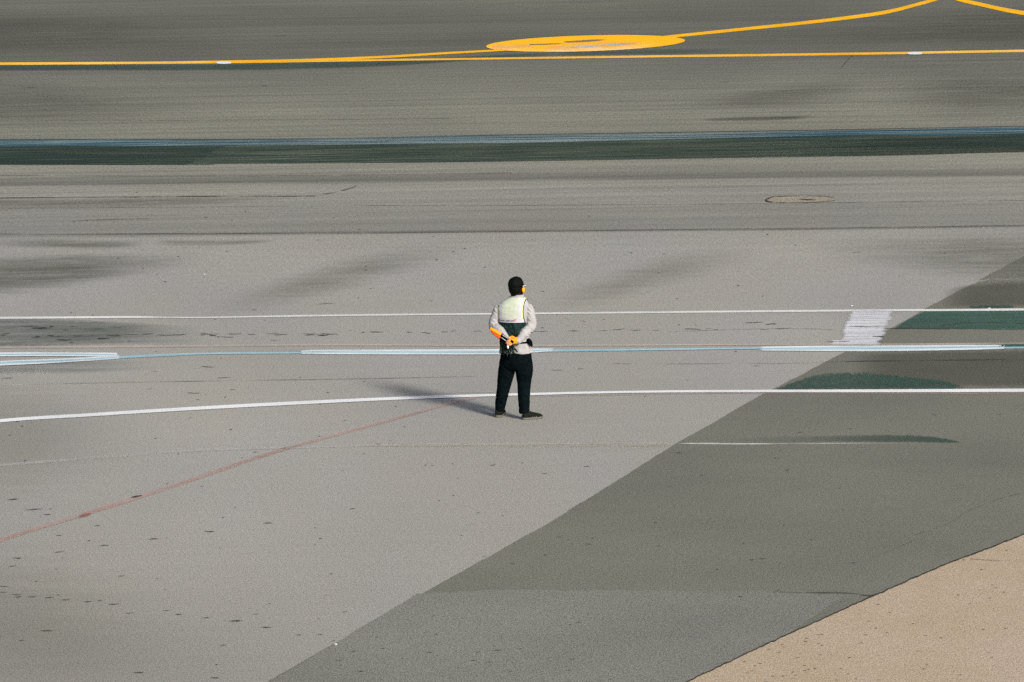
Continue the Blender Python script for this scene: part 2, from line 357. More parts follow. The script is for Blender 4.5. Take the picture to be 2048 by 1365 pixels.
gb = sheet_mat('worn_numeral_blue', (.36, .42, .44), .6, .95, (.4, 1.1, .5), (.2, .4, .4), endf=(.2, .3), wearmap=(1, 3, 1))
strip('worn_numeral', [(1055, 88.5, 90.5), (1090, 87.5, 90), (1130, 86.5, 88)], gw, .032)
strip('worn_numeral', [(1125, 83, 86), (1150, 81.5, 85.5), (1180, 79.5, 84), (1215, 77.8, 81)], gw, .032)
strip('worn_numeral', [(1135, 94.5, 97), (1165, 92.5, 95.5), (1195, 90.5, 93.5), (1230, 87.8, 91.5), (1285, 84, 87.8)], gb, .032)
for x, y in ((447, 125.8), (1829, 107)):
    strip('white_marker', [(x - 14, y - 1.6, y + 1.6), (x, y - 2.6, y + 2.6), (x + 15, y - 1.6, y + 1.6)], paint('white_marker_paint', (.66, .66, .63), .95), .032)

# frayed blue lane line
blue = sheet_mat('blue_paint', (.009, .052, .075), .6, .96, (.80, 1.06, .45), (.30, .46, .12), endf=(.01, .01), wearmap=(.25, 9, 1),
                 two=((.18, .24, .235), (.22, 9, 1), .47, .62))
bluepale = sheet_mat('blue_paint_pale', (.21, .27, .265), .6, .80, (.7, 1.06, .5), (.40, .54), endf=(.35, .35), wearmap=(.2, 9, 1))
strip('blue_line', [(-600, 292, 301), (0, 280, 294), (500, 279, 291.5), (1024, 271, 286), (1500, 264.5, 276), (2048, 254, 268), (2700, 243, 256)], blue, .020, 'frayed blue painted line along the dark green band')
strip('blue_line', [(250, 284, 292), (600, 279, 291), (1024, 273, 287), (1400, 266, 278), (1650, 262, 272)], bluepale, .024)
navy = sheet_mat('navy_streak', (.006, .035, .055), .6, .85, (.2, 1.1, .6), (.40, .55, .0), endf=(.1, .1), wearmap=(.25, 5, 1))
line('blue_line', [(300, 287), (600, 284), (900, 281), (1200, 277), (1500, 273)], .9, navy, .028)
line('blue_line', [(500, 281), (760, 279), (1024, 275), (1300, 272), (1700, 265)], .7, navy, .028)
line('blue_line', [(1100, 282), (1400, 276), (1800, 267), (2100, 260)], 1.0, sheet_mat('pale_streak_paint', (.22, .28, .275), .6, .8, (.2, 1.1, .6), (.40, .55, .0), endf=(.1, .1), wearmap=(.25, 5, 1)), .028)
wornband = sheet_mat('worn_green', (.085, .098, .066), 1.2, .50, (.1, 1.1, .8), (.38, .60, .05), endf=(.15, .15), wearmap=(.35, 4, 1), stip=.4)
strip('lane_band', [(560, 294, 308), (800, 293, 308), (1024, 291, 307), (1400, 285, 301), (1750, 281, 298)], wornband, .020)
strip('lane_band', [(800, 311, 316), (1024, 308, 314), (1300, 304, 310)], wornband, .020)
strip('lane_band', [(1300, 306, 318), (1500, 301, 315), (1800, 296, 310), (2100, 291, 303)], wornband, .020)
strip('lane_band', [(60, 299, 309), (250, 300, 314), (400, 302, 318)], sheet_mat('worn_green_dark', (.055, .066, .045), 1.2, .8, (.1, 1.1, .8), (.38, .60, .05), endf=(.25, .25), wearmap=(.35, 4, 1)), .020)
lane_dark = sheet_mat('lane_edge_dark', hue(.04), .6, .8, (.5, 1.1, .5), wear=(.3, .5, .2), wearmap=(.3, 6, 1))
line('lane_edge', [(-300, 284), (0, 279), (600, 278), (1024, 269.8), (1600, 261), (2048, 252.6), (2500, 246)], .8, lane_dark, .016)

white = paint('white_paint', (.66, .67, .67), .96, wear=(.18, .36, .4), wearmap=(.8, 6, 1))
white_old = paint('white_paint_old', (.60, .60, .575), .92, wear=(.22, .45, .25), wearmap=(.7, 6, 1))
beige = paint('beige_paint', (.42, .36, .30), .75, wear=(.25, .5, .1), wearmap=(.6, 6, 1))
strip('white_line', [(-600, 634, 640), (0, 633.8, 638.3), (250, 632.5, 636.5), (350, 634, 636.5), (450, 633.5, 636), (600, 630.2, 634), (800, 627.8, 631.5), (1024, 626, 629.5), (1300, 623, 627), (1700, 619.5, 623.5), (2048, 617, 621.5), (2700, 610, 615)],
      white_old, .016, 'thin white line behind the man at his shoulders')
strip('white_line', [(-600, 915, 925), (-200, 862, 872), (0, 838.5, 845.5), (180, 826.5, 833.5), (400, 813, 820), (620, 801.5, 808.5), (820, 793, 799), (1024, 787, 792), (1250, 782, 786.5), (1500, 779.8, 785), (1750, 779, 785), (2048, 777.5, 784.5), (2700, 774, 782)],
      white, .020, 'bold white curved line crossing behind the feet of the man')
strip('beige_line', [(1040, 792, 794.5), (1400, 785.5, 788.5), (1700, 785, 788.5), (2048, 785, 789), (2700, 782, 787)], sheet_mat('pink_edge_paint', (.36, .27, .23), .6, .5, (.5, 1.1, .4), (.35, .6)), .016)
strip('beige_line', [(-600, 696, 700), (0, 693.5, 697), (350, 691.5, 695), (640, 688.5, 692), (1024, 690, 693), (1400, 688.5, 691.5), (1690, 688, 690.5), (2048, 685.5, 689.5), (2700, 681, 685)],
      beige, .016, 'faint beige line just above the pale blue line')
# pale blue line with white ends
lb = paint('pale_blue_paint', (.30, .48, .54), .85, wear=(.25, .45, .1), wearmap=(.35, 7, 1))
lbw = paint('pale_blue_white_paint', (.64, .69, .70), .92, wear=(.28, .46, .1), wearmap=(.35, 7, 1), core=(.33, .50, .55), endf=(.05, .05))
strip('pale_blue_line', [(-600, 765, 775), (-100, 731, 739), (0, 725, 732), (110, 720.5, 726.5), (215, 714, 719), (320, 708.5, 713.5), (430, 705.5, 709), (620, 704.5, 707.5), (1024, 700, 705), (1350, 697, 700.5), (1600, 694.5, 698), (2048, 692.5, 697.5), (2700, 688, 694)],
      lb, .020, 'thin pale blue line across the middle of the tarmac')
strip('pale_blue_line', [(-400, 760, 772), (-100, 729, 738), (0, 722, 732), (100, 718, 727), (215, 712.5, 720), (240, 711, 717)], lbw, .024, 'white and pale blue lower stroke at the left edge')
strip('pale_blue_line', [(-400, 706, 718), (0, 705, 713.5), (100, 705, 713), (215, 705.5, 714), (235, 706.5, 714)], lbw, .028, 'white and pale blue upper stroke at the left edge')
strip('pale_blue_line', [(600, 702, 708), (640, 700, 709), (800, 699.3, 709.5), (1000, 698, 709.5), (1060, 697, 706.5), (1110, 697.5, 702)], lbw, .024, 'white and pale blue stroke behind the man')
strip('pale_blue_line', [(1515, 694, 702), (1600, 692, 702.5), (1750, 691, 703), (1900, 690, 701), (1990, 690, 699), (2010, 690, 698)], lbw, .024, 'white and pale blue stroke under the white block')
strip('dark_notch', [(1998, 689.5, 693.5), (2030, 688.5, 693.5), (2100, 688, 693), (2300, 686, 690)], sheet_mat('notch_seal', GREEN, .8), .024)
# white ladder block with scraped bars
wb = sheet_mat('white_block_paint', (.58, .59, .61), .6, .93, (.80, 1.06, .35), (.34, .50, .40), wearmap=(.35, 11, 1), two=((.49, .49, .495), (.5, 9, 1), .42, .62))
bm = bmesh.new(); uvl = bm.loops.layers.uv.new('UVMap')
R = 24
for i in range(R):
    y0 = 620.5 + 69.0 * i / R; y1 = 620.5 + 69.0 * (i + 1) / R
    def xs(y):
        t = (y - 620) / 70; return (1703 - 33 * t, 1791 - 31 * t)
    a, b = xs(y0); c, d = xs(y1)
    fr = 1 + int(2 * random.random())
    j1, j2 = random.uniform(-1.2, 1.2), random.uniform(-5, 3)
    if i > 15: j1 += 6 if i < 21 else -14
    pts = [G(a + j1, y0, .020), G(b + j2, y0, .020), G(d + j2, y1, .020), G(c + j1, y1, .020)]
    fc = bm.faces.new([bm.verts.new(p) for p in pts])
    for lp, uvv in zip(fc.loops, ((0, -1), (0, 1), (1, 1), (1, -1))): lp[uvl].uv = uvv
bmesh.ops.recalc_face_normals(bm, faces=bm.faces[:])
if sum(fc.normal.z for fc in bm.faces) < 0: bmesh.ops.reverse_faces(bm, faces=bm.faces[:])
struct(link('white_block_marking', bm, wb, recalc=False), 'slanted white painted block with scraped bars between two lines')
for x0, x1, y in ((1745, 1768, 673), (1748, 1766, 682), (1700, 1760, 653), (1655, 1700, 683)):
    line('scrape_mark', [(x0, y), ((x0 + x1) / 2, y + .4), (x1, y)], [.5, 1.1, .4], crack, .024)
# red guide line, faded pink
red = sheet_mat('faded_red_paint', (.40, .262, .222), .9, .66, (.70, 1.1, .5), (.25, .5, .35), wearmap=(3, 3, 1), two=((.40, .31, .275), (1.2, 1.2, 1), .4, .65), endf=(.0001, .03))
strip('red_line', [(-500, 1251, 1263), (-200, 1153, 1163.5), (0, 1076.5, 1085), (170, 1023.5, 1032), (350, 967, 975), (520, 909.5, 917), (640, 875, 881.5), (780, 838, 843.5), (900, 804, 809.5), (960, 791.5, 796)],
      red, .016, 'faded pink red line running up from the left edge')
line('red_line_scuff', [(155, 1034), (172, 1030), (185, 1027)], [1.5, 5, 1], sheet_mat('scuff_red', (.26, .11, .08), .8, .8, (.1, 1, .5), endf=(.3, .3)), .020)
line('red_line_scuff', [(262, 995), (272, 993.5), (284, 991)], [.6, 1.8, .6], dark, .020)
# thin broken white line at the lower right, ghost line at the left
strip('white_line', [(1355, 886.3, 888), (1420, 886, 889.2), (1500, 886.8, 889.5), (1620, 886.3, 888.6), (1760, 885.5, 888), (1910, 884.8, 887)],
      paint('white_hairline', (.56, .56, .53), .8, wear=(.38, .52, .1), wearmap=(.9, 3, 1), endf=(.02, .6)), .016, 'very thin broken white line on the dark asphalt')
strip('ghost_line', [(-300, 955, 962), (0, 928, 934), (200, 912, 918), (400, 899, 904), (620, 893, 897), (800, 887, 893), (1100, 886, 894), (1345, 886, 893)],
      sheet_mat('ghost_paint', (.46, .45, .43), 1, .40, (.4, 1.1, .5), (.3, .6), wearmap=(.5, 4, 1)), .016)
strip('ghost_line', [(730, 884, 894), (900, 885, 895), (1100, 884, 896), (1340, 884, 895)], sheet_mat('ghost_yellow', (.42, .37, .24), 1, .35, (.3, 1.1, .5), (.4, .65), wearmap=(.8, 4, 1)), .020)
line('ghost_line', [(850, 786), (1024, 784)], 1.2, sheet_mat('ghost_pink', (.38, .33, .30), 1, .3), .016)

# ------------------------------------------------------------------ cracks, seams, scars
def seg(bm, pts, z):
    P = [(x, y, h) for x, y, h in pts]; vs = []
    for x, y, h in P: vs.append((bm.verts.new(G(x, y - h, z)), bm.verts.new(G(x, y + h, z))))
    for a, b in zip(vs, vs[1:]): bm.faces.new((a[0], a[1], b[1], b[0]))
bm = bmesh.new(); rnd = random.Random(3)
def dashes(x0, x1, yf, dens, hmax, spread, zc=.012):
    x = x0
    while x < x1:
        L = rnd.uniform(6, 42); y = yf(x) + rnd.gauss(0, spread); h = rnd.uniform(.2, hmax * .78)
        k = max(3, int(L / 6)); pts = []; yy = y
        for i in range(k + 1):
            t = i / k; yy += rnd.gauss(0, .45); pts.append((x + L * t, yy, h * (math.sin(math.pi * t) ** .6 + .15) * rnd.uniform(.5, 1.2)))
        seg(bm, pts, zc); x += L + rnd.expovariate(dens)
dashes(0, 1560, lambda x: 672 - (x / 1560) * 14, 1 / 26, .75, 1.0)
dashes(230, 700, lambda x: 669.5, 1 / 30, 1.1, .8)
dashes(40, 330, lambda x: 656, 1 / 30, 1.3, 2.2)
dashes(0, 200, lambda x: 675, 1 / 25, 1.4, 4)
dashes(60, 110, lambda x: 656, 1 / 4, 2.2, 2)
dashes(100, 560, lambda x: 682, 1 / 120, .8, 5)
dashes(1490, 1560, lambda x: 647, 1 / 20, 1.2, 1)
dashes(300, 1000, lambda x: 742, 1 / 150, .7, 8)
dashes(0, 700, lambda x: 768, 1 / 130, .8, 14)
dashes(1100, 1700, lambda x: 735, 1 / 170, .6, 6)
dashes(500, 1300, lambda x: 610, 1 / 260, .5, 25)
dashes(1050, 1080, lambda x: 615, 1 / 20, .8, 1)
struct(link('surface_cracks', bm, dark))
# short dark scars on the near asphalt
scars = [(27, 1000, 14), (68, 1020, 22), (95, 1029, 9), (195, 1053, 8), (118, 1072, 9), (208, 1092, 13), (119, 1105, 14), (35, 1116, 11), (25, 1133, 11), (307, 1079, 13), (420, 1063, 13), (536, 1047, 12), (705, 1019, 8),
         (243, 1153, 9), (8, 1172, 12), (6, 1186, 10), (33, 1190, 11), (37, 1195, 9), (65, 1193, 13), (99, 1196, 11), (131, 1200, 12), (176, 1203, 11), (229, 1209, 15), (260, 1227, 12), (200, 1202, 7), (334, 1222, 10), (357, 1229, 9),
         (413, 1236, 10), (472, 1243, 17), (512, 1228, 7), (532, 1254, 13), (598, 1270, 9), (641, 1270, 8), (690, 1225, 6), (94, 1261, 15), (43, 1282, 7), (446, 1292, 8), (277, 1346, 14), (430, 1356, 12), (434, 1330, 6),
         (667, 1283, 6), (708, 1303, 10), (723, 1343, 10), (765, 1298, 6), (782, 882, 8), (756, 889, 7), (986, 932, 8), (1045, 927, 4), (1090, 947, 8), (1174, 933, 8), (1356, 906, 10), (511, 904, 6), (380, 837, 6),
         (1118, 1075, 8), (1177, 1089, 8), (1025, 1128, 7), (1158, 1245, 6), (872, 1270, 6), (860, 1305, 9), (957, 1305, 6), (996, 1301, 11), (1041, 1299, 7), (947, 1322, 9), (979, 1326, 9), (1022, 1343, 8), (1137, 1342, 8), (1145, 1319, 7),
         (678, 1322, 10), (1600, 866, 8), (1712, 506, 12), (1888, 506, 7), (1448, 164, 14), (530, 172, 10), (60, 175, 16), (563, 73, 18), (1700, 858, 9), (1575, 941, 6), (1870, 830, 7), (1998, 829, 9),
         (1503, 1121, 8), (1525, 1118, 9), (1708, 1126, 10), (1745, 1191, 9), (1480, 1192, 6), (1640, 1190, 5), (810, 706, 6), (465, 780, 8), (300, 780, 8), (1476, 545, 4), (410, 548, 4), (1340, 400, 3)]
bm = bmesh.new()
for x, y, L in scars:
    h = min(1.6, .04 * L + .45) * rnd.uniform(.55, 1.05) * (0.45 if y < 900 else 1)
    x0 = x - L * .85; k = 7; yy = y; pts = []
    for i in range(k + 1):
        t = i / k; yy += rnd.gauss(-.12, .3); pts.append((x0 + L * 1.7 * t, yy, h * (.12 + math.sin(math.pi * t) ** 1.6) * rnd.uniform(.6, 1.2)))
    seg(bm, pts, .012)
for i in range(170):
    y = rnd.uniform(840, 1365) if rnd.random() < .6 else rnd.uniform(380, 840); x = rnd.uniform(0, 1700); L = rnd.uniform(2, 7)
    if y > 1365 - (x - 1372) * .47 - 8: continue
    seg(bm, [(x, y, .15), (x + L / 2, y - .3, rnd.uniform(.3, .8)), (x + L, y, .15)], .012)
for i in range(60):
    x = rnd.uniform(1480, 2040); lim = 1365 - (x - 1372) * .462
    y = rnd.uniform(lim + 8, 1365) if lim + 8 < 1365 else 1360
    seg(bm, [(x, y, .2), (x + 3, y - .4, rnd.uniform(.4, .9)), (x + 7, y, .15)], .017)
struct(link('surface_scars', bm, sheet_mat('scar_dark', hue(.05), .6, .85)))
bm = bmesh.new()
for x, y in ((671, 1288), (1704, 612), (409, 549), (672, 1290), (1978, 617)):
    seg(bm, [(x - 2, y + .3, .4), (x, y, 1.1), (x + 3, y - .6, .5)], .018)
struct(link('paint_flecks', bm, paint('fleck_white', (.75, .75, .73))))
# long seams and hairline joints
for pts, h in (([(-100, 471), (300, 467.5), (700, 466.5), (1024, 463.5), (1400, 458.5), (1700, 455.5), (2100, 450)], .7),
               ([(0, 396), (400, 393), (600, 392.5), (640, 390), (690, 380), (716, 371)], .8),
               ([(0, 351), (500, 352), (1024, 346)], .6),
               ([(0, 418), (600, 412), (1200, 410), (1800, 404), (2100, 400)], .5), ([(150, 444), (160, 441), (300, 437)], .5),
               ([(1655, 723.5), (1800, 721.5), (2048, 719), (2200, 717)], 1.0), ([(1700, 658), (1780, 657), (1900, 658)], .8),
               ([(1300, 665), (1560, 657), (1690, 661)], .5), ([(1880, 651), (1960, 645), (2060, 648)], 1.0),
               ([(1655, 683), (1700, 682)], .7), ([(1830, 1070), (1900, 1045), (1945, 1018), (2048, 985), (2200, 960)], .5),
               ([(1740, 1118), (1770, 1105), (1830, 1080)], .5), ([(1560, 1184), (1600, 1186), (1690, 1186), (1745, 1193)], 1.0),
               ([(1535, 1195), (1550, 1185), (1560, 1180)], .8), ([(1622, 1163), (1624, 1155)], 1.2),
               ([(1680, 138), (1700, 116), (1712, 108)], .9), ([(100, 242), (500, 240), (900, 237)], .35), ([(1480, 184), (1700, 178), (2048, 174)], .4),
               ([(0, 770), (300, 764), (700, 758), (1000, 752)], .6), ([(1300, 728), (1560, 727), (1660, 724)], .5)):
    line('pavement_seam', pts, h, hair if h < .75 else crack, .014, per=8)
# repaired access cover with a broken rim
strip('repair_patch', [(1532, 399, 402), (1550, 394, 404.5), (1600, 393, 405.5), (1650, 393.5, 404), (1668, 398, 402)], sheet_mat('repair_concrete', (.30, .262, .195), 1.2, .85, (.75, 1.05, .4), (.25, .45, .4), wearmap=(3, 3, 1)), .012, 'worn oval repair patch in the asphalt')
line('repair_rim', [(1548, 393), (1534, 398.5), (1532, 402), (1545, 404.5)], [.7, 1.5, 1.6, .7], dark, .016)
line('repair_rim', [(1550, 393.2), (1600, 392), (1650, 392.8), (1668, 397), (1664, 402), (1600, 406), (1548, 405)], .5, crack, .016)
line('repair_rim', [(1598, 399), (1615, 399.8), (1632, 400)], [.4, 1.2, .4], dark, .016)
# ------------------------------------------------------------------ the man
def simple(name, col, rough=.8, spec=.25, var=.0, vs=30.0, cell=None):
    n = N(name)
    if var:
        nz = n.noise(n.geo.outputs['Position'], vs, 3, .6)
        n.base(n.mix(1.0, col, n.grey(n.rng(nz, .3, .7, 1 - var, 1 + var)), 'MULTIPLY'))
    else: n.base(col if len(col) == 4 else (*col, 1))
    n.b.inputs['Roughness'].default_value = rough; n.b.inputs['Specular IOR Level'].default_value = spec
    return n.m
M_SKIN = simple('brown_skin', (.016, .008, .005), .7, .03, .12)
M_SKIN_PALE = simple('finger_skin', (.50, .25, .15), .5, .3, .1)
M_HAIR = simple('black_hair', (.0028, .0036, .0030), .6, .04, .5, 160)
M_SHIRT = simple('grey_shirt_cloth', (.285, .283, .287), .95, .05, .10, 14)
M_VEST = simple('pale_lime_mesh', (.37, .415, .335), .85, .15, .08, 40)
M_LIME = simple('lime_edge', (.45, .52, .25), .85, .15, .05, 40)
M_SILVER = simple('silver_tape', (.385, .385, .43), .7, .2, .05, 60)
M_GREEN = simple('dark_green_cloth', (.0095, .022, .0205), .9, .02, .7, 26)
M_BLACK = simple('black_cloth', (.0030, .0036, .0036), .9, .0)
M_TROU = simple('navy_trouser_cloth', (.0026, .0048, .0058), .95, .0, .4, 25)
M_ORANGE = simple('orange_leather', (.70, .215, .003), .7, .3, .12, 60)
M_MUFF = simple('yellow_plastic', (.78, .30, .003), .5, .3)
M_GLOVE = simple('black_glove_cloth', (.0035, .0060, .0055), .85, .01, .5, 60)
M_WAND_Y = simple('amber_wand_plastic', (.88, .235, .001), .35, .5)
M_WAND_R = simple('red_orange_wand_plastic', (.85, .085, .002), .35, .5)
M_SHOE = simple('shoe_mesh_cloth', (.009, .011, .009), .9, .02, .5, 90)
M_SOLE = simple('grey_rubber_sole', (.10, .10, .09), .8, .3, .25, 60)
M_WHITE = simple('white_cloth', (.7, .7, .7), .8, .2)
M_STEEL = simple('metal_grey', (.55, .56, .56), .4, .5)
PSI = math.radians(-18)                         # he is turned a little to the right
RV = Vector((math.cos(PSI), math.sin(PSI), 0)); FV = Vector((-math.sin(PSI), math.cos(PSI), 0)); ZV = Vector((0, 0, 1))
S = 1 / 163.3
def ring(bm, c, a, b, k=20, sq=2.3):
    out = []
    for i in range(k):
        t = 2 * math.pi * i / k; ct, st = math.cos(t), math.sin(t)
        out.append(bm.verts.new(c + a * math.copysign(abs(ct) ** (2 / sq), ct) + b * math.copysign(abs(st) ** (2 / sq), st)))
    return out
def loft(bm, rings, k=20, sq=2.3):
    rs = [ring(bm, c, a, b, k, sq) for c, a, b in rings]
    for r, q in zip(rs, rs[1:]):
        for i in range(k): bm.faces.new((r[i], r[(i + 1) % k], q[(i + 1) % k], q[i]))
    bm.faces.new(rs[0][::-1]); bm.faces.new(rs[-1])
def tube(bm, pts, rad, k=16, flat=1.0, upv=None):
    P = smooth_path([(*p, r) for p, r in zip(pts, rad)], 5) if len(pts) > 2 else [(*p, r) for p, r in zip(pts, rad)]
    V = [Vector(p[:3]) for p in P]; rings = []
    for i, p in enumerate(V):
        t = (V[min(i + 1, len(V) - 1)] - V[max(i - 1, 0)]).normalized()
        a = (upv or (Vector((0, 1, 0)) if abs(t.y) < .8 else Vector((0, 0, 1)))).cross(t).normalized(); b = t.cross(a).normalized()
        r = P[i][3]; rings.append((p, a * r, b * r * flat))
    t = (V[0] - V[1]).normalized(); e = (V[-1] - V[-2]).normalized()
    c, a, b = rings[0]; c2, a2, b2 = rings[-1]
    rings = [(c + t * a.length * .8, a * .45, b * .45)] + [(c + t * a.length * .45, a * .85, b * .85)] + rings + [(c2 + e * a2.length * .45, a2 * .85, b2 * .85), (c2 + e * a2.length * .8, a2 * .45, b2 * .45)]
    loft(bm, rings, k, 2.0)
def ball(bm, c, r, ax=None, seg=14):
    """ellipsoid; r = (rx, ry, rz) along the axes in ax"""
    ax = ax or (RV, FV, ZV); m = Matrix((ax[0] * r[0], ax[1] * r[1], ax[2] * r[2])).transposed().to_4x4(); m.translation = c
    bmesh.ops.create_uvsphere(bm, u_segments=seg, v_segments=seg - 4, radius=1, matrix=m)
def remesh(bm, vox, smooth_n=2):
    bmesh.ops.recalc_face_normals(bm, faces=bm.faces[:])
    me = bpy.data.meshes.new('tmp'); bm.to_mesh(me); bm.free()
    o = bpy.data.objects.new('tmp', me); COL.objects.link(o)
    md = o.modifiers.new('r', 'REMESH'); md.mode = 'VOXEL'; md.voxel_size = vox
    if smooth_n:
        sm = o.modifiers.new('s', 'SMOOTH'); sm.factor = .5; sm.iterations = smooth_n
    dg = bpy.context.evaluated_depsgraph_get()
    me2 = bpy.data.meshes.new_from_object(o.evaluated_get(dg), depsgraph=dg)
    bpy.data.objects.remove(o); bpy.data.meshes.remove(me)
    b = bmesh.new(); b.from_mesh(me2); bpy.data.meshes.remove(me2)
    for fc in b.faces: fc.smooth = True
    b.normal_update(); return b
def wrinkle(b, fn):
    b.normal_update()
    d = [(v, v.normal.copy() * fn(v.co)) for v in b.verts]
    for v, q in d: v.co += q
    b.normal_update()
def fb(p, s):                                   # folded cloth noise
    return noise.noise(Vector((p[0] * s[0], p[1] * s[1], p[2] * s[2])))

person = bpy.data.objects.new('person', None); COL.objects.link(person)
person.location = (P0.x, P0.y, 0)
person['label'] = 'standing man in lime and green vest, grey shirt, dark trousers, hands clasped behind'
person['category'] = 'person'
PINV = Matrix.Translation(-person.location)
def kid(name, bm, mat, parent=None, smooth=True, label=None):
    p = parent or person
    bmesh.ops.transform(bm, matrix=PINV, verts=bm.verts[:])
    o = link(name, bm, mat, None, smooth, recalc=False); o.parent = p
    if label: o['label'] = label
    return o

# joints (measured on the figure, depth in metres from his own plane)
LA, RA = W(999, 826, .15), W(1047, 829, .0)          # ankles
LA = G(998, 835) + Vector((0, .03, .085)); RA = G(1049, 839) + Vector((.0, .0, .095))
dl, dr = LA.y - P0.y, RA.y - P0.y
LK, RK = W(1008, 772, dl * .5 + .03), W(1047, 772, dr * .5 + .03)
LH, RH = W(1016, 712, .03), W(1047, 712, -.02)
legL = [LH, (LH + LK) / 2 + Vector((-.005, .0, 0)), LK, (LK + LA) / 2 + Vector((.0, -.02, 0)), LA]
legR = [RH, (RH + RK) / 2 + Vector((.006, .0, 0)), RK, (RK + RA) / 2 + Vector((.0, -.02, 0)), RA]
TOR = [(1034.5, 588, .070, .066), (1033.5, 594, .080, .076), (1033, 598, .120, .085), (1030.5, 603.5, .160, .098), (1028, 610, .188, .110), (1027, 619, .198, .122), (1026.5, 632, .192, .126),
       (1027, 646, .178, .122), (1028.5, 660, .170, .118), (1030, 674, .176, .124), (1031.5, 688, .188, .134), (1032.5, 700, .196, .138), (1033, 705.5, .199, .138)]
def torso(bm, ext, rows, top=0, bot=99):
    rings = []
    for px, py, a, b in rows[top:bot]:
        rings.append((W(px, py, 0), RV * (a + ext), FV * (b + ext)))
    loft(bm, rings, 28, 2.35)
SL, SR = W(998.0, 617, .045), W(1057.5, 617, -.045)
EL, ER = W(988, 650, .02), W(1062.5, 652, -.07)
WL, WR = W(1013, 677.5, -.175), W(1038, 681, -.185)
# --- body: one continuous surface
hc = W(1033.2, 573.6, .0)
HY = math.radians(-38); HR = Vector((math.cos(HY), math.sin(HY), 0)); HF = Vector((-math.sin(HY), math.cos(HY), 0)); AX = (HR, HF, ZV)
bm = bmesh.new()
def hp(x, y, z): return hc + HR * x + HF * y + ZV * z
ball(bm, hp(0, -.012, .022), (.072, .092, .088), AX)
ball(bm, hp(0, .035, -.035), (.058, .062, .078), AX)                    # face
ball(bm, hp(0, .060, -.092), (.034, .034, .026), AX)                    # chin
tube(bm, [hp(-.052, -.005, -.055), hp(-.034, .055, -.090), hp(0, .075, -.096), hp(.034, .055, -.090), hp(.052, -.005, -.055)], [.018, .017, .017, .017, .018], 10)   # jaw
tube(bm, [hp(0, .090, .008), hp(0, .108, -.022), hp(0, .103, -.030)], [.009, .013, .012], 10)   # nose
ball(bm, hp(-.011, .098, -.032), (.009, .011, .008), AX, 8); ball(bm, hp(.011, .098, -.032), (.009, .011, .008), AX, 8)
ball(bm, hp(0, .092, -.056), (.024, .012, .006), AX, 10); ball(bm, hp(0, .090, -.066), (.021, .012, .007), AX, 10)   # lips
tube(bm, [hp(-.040, .078, .016), hp(0, .094, .018), hp(.040, .078, .016)], [.008, .009, .008], 10)   # brow
for s in (-1, 1):
    ball(bm, hp(s * .074, -.004, -.018), (.008, .018, .032), AX, 10)    # ears
    ball(bm, hp(s * .042, .068, -.022), (.022, .020, .018), AX, 10)     # cheeks
tube(bm, [hp(0, -.028, -.01), hp(.0, -.030, -.07), W(1034, 598, 0)], [.056, .056, .066], 18)
torso(bm, -.02, TOR, 2)
for s_, e_, w_ in ((SL, EL, WL), (SR, ER, WR)):
    tube(bm, [s_, (s_ + e_) / 2, e_, (e_ + w_) / 2, w_], [.052, .045, .037, .034, .026], 16)
for lg in (legL, legR):
    tube(bm, lg, [.078, .066, .042, .038, .032], 16)
# hands. right: palm faces the camera, fingers closed round the two wand handles
TIP = W(1020, 684, -.235)
HD = (W(1001.5, 671, -.215) - W(1023, 688, -.235)); HD.normalize()       # along the handles, towards the wand tips
def hand(bm, wrist, palm, fingers, thumb, rp=.034, fr=.0092):
    tube(bm, [wrist, wrist.lerp(palm, .55), palm], [.026, .030, rp], 14, .55)
    for f_ in fingers: tube(bm, f_, [fr, fr * .98, fr * .92, fr * .8][:len(f_)], 10)
    tube(bm, thumb, [.013, .0115, .0095, .008][:len(thumb)], 10)
PR = W(1027, 682, -.225)
rf = []
for i, (kx, ky, mx, my, tx, ty) in enumerate(((1021.5, 677.5, 1017, 679.5, 1014.5, 683.5), (1021, 681, 1016, 684, 1012.8, 686.6), (1021.5, 684.5, 1017.5, 688, 1014.8, 689), (1023, 687.5, 1021.2, 690.5, 1018.4, 690.8))):
    rf.append([W((kx + 1028) / 2, (ky + 682) / 2, -.228), W(kx, ky, -.245), W(mx, my, -.268), W(tx, ty, -.262)])
rth = [W(1030, 678.5, -.22), W(1025, 674.5, -.24), W(1020.5, 674.8, -.25), W(1017, 677, -.255)]
hand(bm, WR, PR, rf, rth)
PL = W(1013, 687, -.170)
lf = []
for i, (kx, ky, mx, my, tx, ty) in enumerate(((1016, 689, 1020, 690, 1022, 689), (1018.5, 690.5, 1023.5, 691, 1027, 688), (1017, 692.5, 1022, 694.5, 1026, 692.5), (1015, 694, 1019.5, 697, 1023, 696.5))):
    lf.append([W((kx + 1014) / 2, (ky + 686) / 2, -.185), W(kx, ky, -.20), W(mx, my, -.205), W(tx, ty, -.20)])
lth = [W(1012, 683, -.185), W(1010, 688, -.22), W(1011.5, 692, -.23), W(1014, 694.5, -.235)]
hand(bm, WL, PL, lf, lth)
for ft, dirv in ((LA, math.radians(72)), (RA, math.radians(24))):
    d = Vector((math.cos(dirv), math.sin(dirv), 0))
    tube(bm, [ft - d * .01, ft + d * .06 - ZV * .03, ft + d * .14 - ZV * .055], [.030, .026, .020], 12)
body = kid('body', remesh(bm, .0048, 2), M_SKIN)
body['label'] = 'dark skinned head, neck and hands'
for s in (-1, 1):
    b2 = bmesh.new(); ball(b2, hp(s * .030, .083, .000), (.012, .008, .008), AX, 12); kid('eye', b2, M_WHITE, body)
